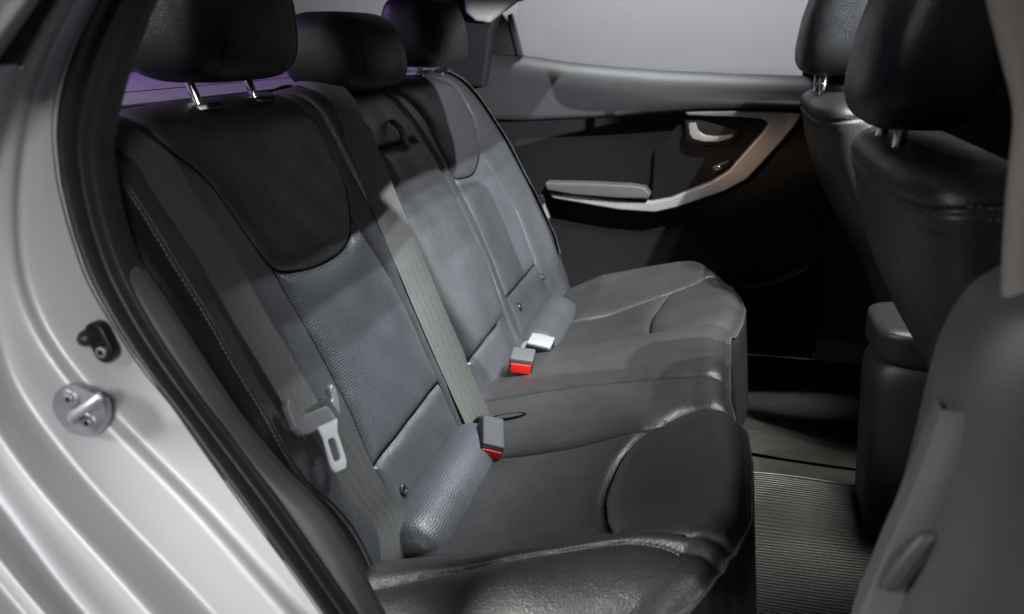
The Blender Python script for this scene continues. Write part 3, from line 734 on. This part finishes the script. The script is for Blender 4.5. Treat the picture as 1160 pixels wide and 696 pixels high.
for k in range(nv):
    u = k/(nv-1); V[:, k] = A*(1-u)+Bq*u; V[:, k, 1] -= .010*math.sin(math.pi*min(1, u*.9+.1))
for k in range(3): V[:, nv+k] = Bq+(D-Bq)*(k+.3)/2.3
grid_obj('sill_trim', V, M['trim_grey'], body)
# quarter window at the top with its chrome ending
prism('quarter_window', [onY(a, b, 0.675) for a, b in ((-160, -60), (84, -60), (64, 0), (44, 36), (21, 76), (-160, 79))], (0, -1, 0), .004, M['glass_dark'], body, 0)
prism('window_moulding', [onY(a, b, 0.672) for a, b in ((-160, 76), (21, 73.5), (20, 79), (-160, 83))], (0, -1, 0), .006, M['chrome'], body, .001)
# bump stop with its screw
def on_body(a, b, y): return onY(a, b, y)
c = on_body(118, 386, 0.778); ex = np.array([1, 0, 0.]); ez = np.array([0, 0, 1.])
d1 = on_body(125, 400, 0.778)-on_body(112, 374, 0.778); d1 /= np.linalg.norm(d1); e1 = np.array([-d1[2], 0, d1[0]])
if e1[0] < 0: e1 = -e1
def outline(c, d, e, pts): return [c+d*a+e*b for a, b in pts]
def rounded(l, w_, n=8):
    out = []
    for sgn in (1, -1):
        for k in range(n+1):
            t = -math.pi/2+math.pi*k/n; out.append((sgn*(l+w_*math.cos(t)), sgn*w_*math.sin(t)))
    return out
bs_ = prism('bump_stop', [p-YH*.010 for p in outline(c, d1, e1, rounded(.011, .0125))], (0, -1, 0), .016, M['black_plastic'], body, .003, 3)
cc = c-d1*.010-e1*.006-YH*.012
ring = np.array([[cc+(ex*math.cos(t)+ez*math.sin(t))*r-YH*h for r, h in ((.0005, .013), (.006, .011), (.009, .005), (.010, -.004))] for t in np.linspace(0, 2*math.pi, 20, endpoint=False)])
grid_obj('rubber_dome', ring, M['rubber'], bs_, cu=True)
def screw(name, c, r, parent, mat=M['steel']):
    ring = np.array([[c+(ex*math.cos(t)+ez*math.sin(t))*a-YH*h for a, h in ((r*.02, .0006), (r*.45, .0012), (r*.95, .0022), (r, .001), (r, -.004))] for t in np.linspace(0, 2*math.pi, 24, endpoint=False)])
    o = grid_obj(name, ring, mat, parent, cu=True)
    for a in (.5, .5+math.pi/2):
        d = ex*math.cos(a)+ez*math.sin(a); box('screw_slot', c-YH*.0023, (d, np.cross(d, YH), YH), (r*1.0, r*.22, .002), M['void'], parent, 0)
    return o
screw('screw', c+d1*.010-YH*.0115, .0062, bs_)
# striker: oval steel plate, two screws, a bent bar
c = on_body(89, 466, 0.760)
pl_pts = [(a, b) for a, b in ((62, 446), (72, 438), (84, 438), (100, 444), (114, 452), (119, 464), (119, 478), (114, 489), (104, 495), (90, 494), (76, 488), (65, 476), (59, 460))]
pp = resample([on_body(a, b, .742) for a, b in pl_pts+[pl_pts[0]]], 48)[:-1]
st = prism('striker_plate', pp, (0, -1, 0), .010, M['steel'], body, .0012, 2)
for a, b in ((80, 451), (101, 478)):
    p = on_body(a, b, .742)
    rg = np.array([[p+(ex*math.cos(t)+ez*math.sin(t))*r-YH*h for r, h in ((.004, .003), (.0095, .003), (.0115, .0015), (.0115, -.002))] for t in np.linspace(0, 2*math.pi, 24, endpoint=False)])
    grid_obj('screw_boss', rg, M['steel'], st, cu=True); screw('screw', p-YH*.003, .0052, st)
pts = [on_body(82, 474, .742), on_body(82, 474, .728), on_body(87, 469, .708), on_body(101, 460, .702), on_body(117, 448, .705)]
q = resample(pts, 24); tube('striker_bar', q, .0052, M['steel'], st, 10)

# roof ring, rear quarter, pillars, rear glass: closes the cabin round the lamps
def slab(name, p0, p1, mat, parent=body):
    c = (np.array(p0)+np.array(p1))/2; s = np.abs(np.array(p1)-np.array(p0)); return box(name, c, ((1, 0, 0), (0, 1, 0), (0, 0, 1)), s, mat, parent, .012)
RZ = 1.30
SR = (-.16, .72, 1.22, 2.28)                                              # unseen sunroof opening, shaped to cut the beams on the bench
slab('roof_panel', (-1.30, .80, RZ), (SR[0], 2.72, RZ+.05), M['trim_light'])
slab('roof_panel', (SR[1], .80, RZ), (1.15, 2.72, RZ+.05), M['trim_light'])
slab('roof_panel', (SR[0], .80, RZ), (SR[1], SR[2], RZ+.05), M['trim_light'])
slab('roof_panel', (SR[0], SR[3], RZ), (SR[1], 2.72, RZ+.05), M['trim_light'])
prism('unseen_sunroof_glass', [(SR[0], SR[2], RZ+.03), (SR[1], SR[2], RZ+.03), (SR[1], SR[3], RZ+.03), (SR[0], SR[3], RZ+.03)], (0, 0, 1), .004, M['glass'], body, 0)  # pane over the unseen opening added for the roof beams
# parcel shelf with its grille marks
sh = slab('parcel_shelf', (-1.56, .86, .845), (-.80, 2.66, .872), M['shelf'])
for k in range(5):
    box('shelf_vent', (-1.0-.022*k, 1.07, .873), ((0, 1, 0), (1, 0, 0), (0, 0, 1)), (.10, .008, .004), M['black_plastic'], sh, .001)
box('shelf_line', (-.985, 1.60, .8715), ((0, 1, 0), (1, 0, 0), (0, 0, 1)), (1.5, .004, .003), M['black_plastic'], sh, 0)
prism('rear_glass', [(-1.58, .95, .86), (-1.58, 2.60, .86), (-1.18, 2.45, 1.30), (-1.18, 1.05, 1.30)], (-.74, 0, .67), .004, M['glass'], body, 0)
# far rear pillar: dark lower trim, pale upper trim, window frame
def plate_far(name, pts, y, d, mat, parent, bev=.006): return prism(name, [onY(a, b, y) for a, b in pts], (0, -1, 0), d, mat, parent, bev, 3)
plate_far('pillar_trim', ((500, 95), (492, -60), (760, -60), (620, -8), (580, 0), (566, 14), (556, 36), (553, 62), (551, 82), (548, 100)), 2.56, .05, M['door_black'], body, .012)
plate_far('pillar_cap', ((523, -30), (526, 14), (537, 24), (552, 26), (566, 14), (582, 2), (640, -14), (700, -30)), 2.53, .05, M['trim_light'], body, .012)
plate_far('far_rail', ((566, 14), (582, 2), (650, -18), (1050, -60), (1050, -100), (540, -100)), 2.585, .06, M['trim_dark'], body, .008)
for nm, x0, x1, z1 in (('quarter_panel', -1.6, -.66, .92),):
    slab(nm, (x0, 2.70, -.1), (x1, 2.76, z1), M['paint'])
slab('far_pillar', (.20, 2.70, .1), (.32, 2.74, RZ), M['trim_dark'])
slab('front_door', (.30, 2.70, .0), (1.5, 2.76, .86), M['trim_dark'])
slab('bulkhead', (1.5, .84, 0), (1.56, 2.72, .84), M['trim_dark'])
slab('rear_bulkhead', (-1.0, .90, .0), (-.96, 2.6, .86), M['trim_dark'])
# near middle pillar: slim pale upper trim, bulging lower trim, rubber edge
UPR = [(1035, -330), (1098, -80), (1118, 0), (1133, 60), (1149, 128), (1145, 190), (1140, 240), (1134, 345)]
A = [onY(a, b, .80) for a, b in UPR]; rows = [[p+np.array([.012, .05, 0]) for p in A], A, [p+np.array([.006, -.012, 0]) for p in A], [p+np.array([.05, -.022, 0]) for p in A], [p+np.array([.12, -.02, 0]) for p in A], [p+np.array([.14, .03, 0]) for p in A]]
loft('pillar_upper_trim', rows, M['pillar'], body, 60)
LWR = [(1215, 300), (1180, 312), (1150, 330), (1112, 356), (1078, 410), (1060, 470), (1046, 530), (1030, 590), (1012, 640), (992, 700), (975, 760)]
A = [onY(a, b, .79) for a, b in LWR]
off = lambda dx, dy: [p+np.array([dx, dy, 0]) for p in A]
rows = [off(.01, .09), off(.0, .03), off(.004, -.004), off(.022, -.030), off(.055, -.052), off(.10, -.058), off(.16, -.055), off(.22, -.05)]
loft('pillar_lower_trim', rows, M['pillar_low'], body, 80)
EDG = [(1066, 462), (1055, 492), (1042, 530), (1022, 580), (1002, 625), (986, 665), (970, 705), (955, 760)]
A = [onY(a, b, .775) for a, b in EDG]; nE = len(A)
rows = [[p+np.array([.004, .04, 0]) for p in A], A, [p+np.array([.004, -.005, 0]) for p in A], [p+np.array([.020, -.008-.004*math.sin(i), 0]) for i, p in enumerate(A)], [p+np.array([.045, -.002, 0]) for p in A]]
loft('pillar_flange', rows, M['trim_grey'], body, 50)
c = onY(1012, 640, .745); headrest_mesh('flange_lump', (c[0]+.004, .768, 0), .022, c[2]-.040, c[2]+.026, .026, -.42, M['pillar_low'], body, 3, 2.0)  # rounded lump added on the flange, not a known part
slab('near_roof_rail', (-1.2, .80, RZ-.06), (1.2, .86, RZ+.05), M['trim_dark'])

# ------------------------------------------------------------------ far rear door
YD = 2.66
xs = np.linspace(-.78, .30, 110)
def belt_z(x): return np.interp(x, [-.80, -.69, -.61, -.476, -.33, -.19, .0, .22, .4], [.925, .917, .907, .888, .875, .866, .859, .854, .852])
def under_z(x): return np.interp(x, [-.8, -.58, -.31, -.085, .21, .4], [.722, .722, .740, .760, .772, .776])
sec = []
for x in xs:
    zb, zu = belt_z(x), under_z(x); row = [(x, YD+.055, zb+.002), (x, YD+.040, zb+.003), (x, YD+.022, zb-.001), (x, YD+.002, zb-.010), (x, YD-.016, zb-.024), (x, YD-.029, zb-.042), (x, YD-.038, zb-.062)]
    for t in np.linspace(.15, 1, 8): row.append((x, YD-.038-.010*math.sin(t*math.pi*.6), zb-.062+(zu+.006-zb+.062)*t))
    row += [(x, YD-.022, zu+.001), (x, YD-.004, zu-.002), (x, YD+.012, zu-.006)]
    sec.append(row)
low = []
for x in xs:
    zu = under_z(x); low.append([(x, YD+.010, zu+.004)]+[(x, YD+.010-.004*math.sin(t*9), zu+.004+(.02-zu)*t) for t in np.linspace(.02, 1, 30)])
door = grid_obj('door', np.array(low), M['door_black'], body)
grid_obj('upper_panel', np.array(sec), M['door_soft'], door)
def on_door(pts, y): return [onY(a, b, y) for a, b in pts]
def smooth_poly(pts, n): return resample(list(pts)+[pts[0]], n)[:-1]
# satin trim: a hooked band from the belt line down to the armrest
BZ = [(775, 126), (830, 125.5), (880, 127), (908, 129.5), (900, 143), (882, 164), (864, 184), (846, 203), (822, 216), (794, 226), (768, 235), (742, 241), (700, 238), (655, 230), (626, 225), (621, 219), (650, 221), (700, 227), (738, 229), (760, 225), (784, 215), (806, 206), (826, 193), (846, 170), (864, 150), (871, 140), (864, 135), (840, 133), (800, 132), (778, 131)]
prism('grip_trim', on_door(BZ, YD-.042), (0, -1, 0), .040, M['bezel'], door, .007, 4)
prism('armrest_pad', on_door(((617, 207), (660, 208), (715, 210.5), (730, 213), (737, 221), (734, 226), (700, 225), (650, 221), (619, 216)), YD-.056), (0, -1, 0), .06, M['trim_grey'], door, .006, 3)
prism('grip_recess', on_door(((778, 131), (800, 132), (840, 133), (864, 135), (871, 140), (864, 150), (846, 170), (826, 193), (806, 206), (784, 215), (760, 225), (738, 229), (742, 170)), YD-.012), (0, -1, 0), .02, M['door_black'], door, .003)
# pull handle
hb = prism('door_handle', [p for p in on_door(((780, 140), (788, 139), (791, 148), (797, 153), (810, 155), (832, 152), (829, 157), (815, 161), (798, 161), (785, 158), (781, 152)), YD-.055)], (0, -1, 0), .016, M['bezel'], door, .004, 3)
prism('handle_bezel', on_door(((776, 137), (792, 136), (836, 148), (838, 155), (826, 164), (790, 165), (778, 160)), YD-.030), (0, -1, 0), .01, M['black_plastic'], door, .003)
sw = prism('window_switch', on_door(((806, 190), (816, 185), (826, 181), (828, 187), (818, 193), (808, 197)), YD-.040), (0, -1, 0), .014, M['black_plastic'], door, .003)
c = onY(814, 190, YD-.046); box('switch_rocker', c, ((.85, 0, .5), (0, 1, 0), (-.5, 0, .85)), (.02, .012, .012), M['chrome'], door, .003)
# map pocket lip and lower edge
q = [onY(a, b, YD-.045) for a, b in ((770, 318), (800, 326), (838, 327), (870, 323), (895, 314), (918, 303))]
tube('pocket_lip', q, .009, M['door_soft'], door, 10, 30)
prism('map_pocket', [onY(a, b, YD-.04) for a, b in ((770, 318), (800, 326), (838, 327), (870, 323), (895, 314), (918, 303), (925, 400), (770, 400))], (0, -1, 0), .04, M['door_black'], door, .004)
# window: pane, divider bar and little fixed corner
prism('window_pane', [(-.68, YD+.05, .87), (.32, YD+.05, .82), (.32, YD+.05, 1.30), (-.40, YD+.05, 1.30), (-.62, YD+.05, 1.08)], (0, -1, 0), .004, M['glass'], door, 0)
prism('window_corner', on_door(((553, 63), (557, 40), (568, 16), (576, 26), (586, 63)), YD+.01), (0, -1, 0), .03, M['trim_dark'], door, .003)
prism('divider_bar', on_door(((574, 18), (579, 15), (591, 63), (586, 64)), YD+.004), (0, -1, 0), .03, M['rubber'], door, .003)

# ------------------------------------------------------------------ front seats
def front_seat(label, cy, dx, dz, hz):
    t = thing('front_seat', label, 'car seat', (.33+dx, cy, 0), 'front seats')
    # backrest: stacked rounded sections, reclined
    zz = [.12, .20, .30, .418, .54, .62, .70, .77, .790, .802, .811, .816]
    rear = [.50, .468, .420, .374, .290, .248, .220, .203, .204, .214, .232, .262]
    thick = [.15, .16, .17, .175, .17, .165, .155, .150, .144, .130, .098, .045]
    half = [.25, .27, .285, .295, .305, .310, .312, .310, .304, .290, .262, .20]
    n = 72; zi = np.r_[np.linspace(.12, .74, 44), np.linspace(.745, .8158, 36)]
    f = lambda a: np.interp(zi, zz, a)
    k = lambda a: np.convolve(np.pad(f(a), 3, mode='edge'), np.ones(7)/7, 'valid')
    rr, th, hf = k(rear), k(thick), k(half); V = np.zeros((len(zi), n, 3)); U = np.zeros((len(zi), n, 2))
    for i, z in enumerate(zi):
        for j in range(n):
            a = 2*math.pi*j/n; ca, sa = math.cos(a), math.sin(a)
            u = math.copysign(abs(ca)**.55, ca); v = math.copysign(abs(sa)**.42, sa)
            g = .005*math.exp(-((z-(.776+.010*u))/.0035)**2)
            rear_bow = .010*(v*v) if u < 0 else 0
            V[i, j] = (rr[i]+th[i]/2+(th[i]/2-g)*u+rear_bow+dx, cy+(hf[i]-g)*v, z+dz)
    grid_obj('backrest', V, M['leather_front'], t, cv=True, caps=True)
    m = int(np.argmin(abs(zi-.772))); ln = V[m]
    nr = ln.mean(0)
    for dz in (.006, -.006):
        a = (ln-nr)*1.006+nr; a = np.vstack([a, a[:1]])+np.array([0, 0, dz]); stitch_row('stitching', a, (-.5, -.5, .6), M['thread_dark'], t, .006, .003, .0010)
    # cushion below
    n2 = 60; V = np.zeros((40, n2, 3))
    for i in range(40):
        tt = -1+2*(i+.5)/40; sc = (1-abs(tt)**6)**.5
        for j in range(n2):
            a = 2*math.pi*j/n2; u = math.copysign(abs(math.cos(a))**.5, math.cos(a)); v = math.copysign(abs(math.sin(a))**.5, math.sin(a))
            V[i, j] = (.70+dx+.26*tt, cy+.27*u*sc, .26+.09*v*sc+.05*tt)
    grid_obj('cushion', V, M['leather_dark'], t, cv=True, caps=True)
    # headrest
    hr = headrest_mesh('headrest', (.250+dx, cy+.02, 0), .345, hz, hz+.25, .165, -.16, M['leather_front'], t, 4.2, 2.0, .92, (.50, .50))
    for s in (-1, 1):
        tube('headrest_post', [(.240+dx, cy+.02+s*.072, .92), (.232+dx, cy+.02+s*.072, .79+dz)], .0085, M['chrome'], hr, 14)
        box('post_collar', (.236+dx, cy+.02+s*.072, .812+dz), ((1, 0, 0), (0, 1, 0), (0, 0, 1)), (.05, .055, .012), M['black_plastic'], hr, .004, taper=.8)
    return t
front_seat('black front seat nearest the door pillar, its headrest largest in view', 1.28, -.018, .018, .846)
front_seat('black front seat beside the far door, partly hidden behind the nearer one', 2.20, -.032, .030, .878)

# ------------------------------------------------------------------ centre console
con = thing('centre_console', 'dark centre console with a padded lid between the front seats', 'console', (.45, 1.71, 0))
def con_block(name, x0, x1, y0, y1, z0, z1, mat, r, lean=0):
    n, m = 60, 64; V = np.zeros((n, m, 3))
    for i in range(n):
        t = -1+2*(i+.5)/n; t = math.sin(t*math.pi/2); sc = (1-abs(t)**8)**(1/3)
        for j in range(m):
            a = 2*math.pi*j/m; u = math.copysign(abs(math.cos(a))**.5, math.cos(a)); v = math.copysign(abs(math.sin(a))**.35, math.sin(a))
            V[i, j] = ((x0+x1)/2+(x1-x0)/2*u*sc**r+lean*(t*(z1-z0)/2), (y0+y1)/2+(y1-y0)/2*v*sc**r, (z0+z1)/2+(z1-z0)/2*t)
    return grid_obj(name, V, mat, con, cv=True, caps=True)
con_block('console_body', .300, .95, 1.60, 1.82, .0, .405, M['trim_dark'], .25, -.06)
lid = con_block('console_lid', .292, .72, 1.59, 1.83, .385, .465, M['leather_front'], .8)

# ------------------------------------------------------------------ rubber mat on the near side floor, film on the tunnel
def mat_z(x, y): return floor_z(x, y)+.014+.004*math.sin(x*11+1)
xs = np.linspace(-.18, .62, 70); ysm = np.linspace(1.04, 1.80, 70)
Pm = np.array([[(x, y+.02*math.sin(x*5), mat_z(x, y)) for y in ysm] for x in xs]); E_ = Pm-np.array([0, 0, .006])
mt = thing('floor_mat', 'ribbed black rubber mat on the floor in front of the rear bench', 'floor mat', (.2, 1.4, 0))
grid_obj('mat_sheet', Pm, M['mat'], mt)
rim = np.vstack([Pm[:, 0], Pm[-1, 1:], Pm[::-1, -1][1:], Pm[0, ::-1][1:-1]]); tube('mat_rim', np.vstack([rim, rim[:1]]), .004, M['rubber'], mt, 8)
xs = np.linspace(-.15, .62, 90); ysm = np.linspace(1.99, 2.60, 90); rnd = np.random.RandomState(3)
Pm = np.array([[(x, y, floor_z(x, y)+.010+.005*math.sin(x*7+y*12)*math.sin(y*9)+.0014*math.sin(x*23+math.sin(y*14)*2)) for y in ysm] for x in xs])
fm = grid_obj('floor_film', Pm, M['film'], None); tag(fm, 'creased glossy protective sheet over the far footwell carpet', 'floor cover')

# ------------------------------------------------------------------ outside: another car's bonnet beyond the far window, lilac light put into its colour
n, m = 40, 30; V = np.zeros((n, m, 3)); oc = thing('parked_car', 'lilac lit car bonnet showing just over the far window sill', 'car', (.8, 4.3, -.35))
for i in range(n):
    t = -1+2*i/(n-1)
    for j in range(m):
        a = math.pi*j/(m-1); V[i, j] = (.72+.85*t, 4.5+.85*math.cos(a), .30+(.572-.03*(1-t))*math.sin(a)**.5)
grid_obj('bonnet', V, M['violet_car'], oc)
for sx in (-.3, 1.3):
    r = np.array([[(sx+.32*math.cos(t)*k, y, -.03+.32*math.sin(t)*k) for k, y in ((.5, 3.72), (.95, 3.68), (1, 3.74), (1, 3.9), (.4, 3.92))] for t in np.linspace(0, 2*math.pi, 30, endpoint=False)])
    grid_obj('wheel', r, M['rubber'], oc, cu=True)
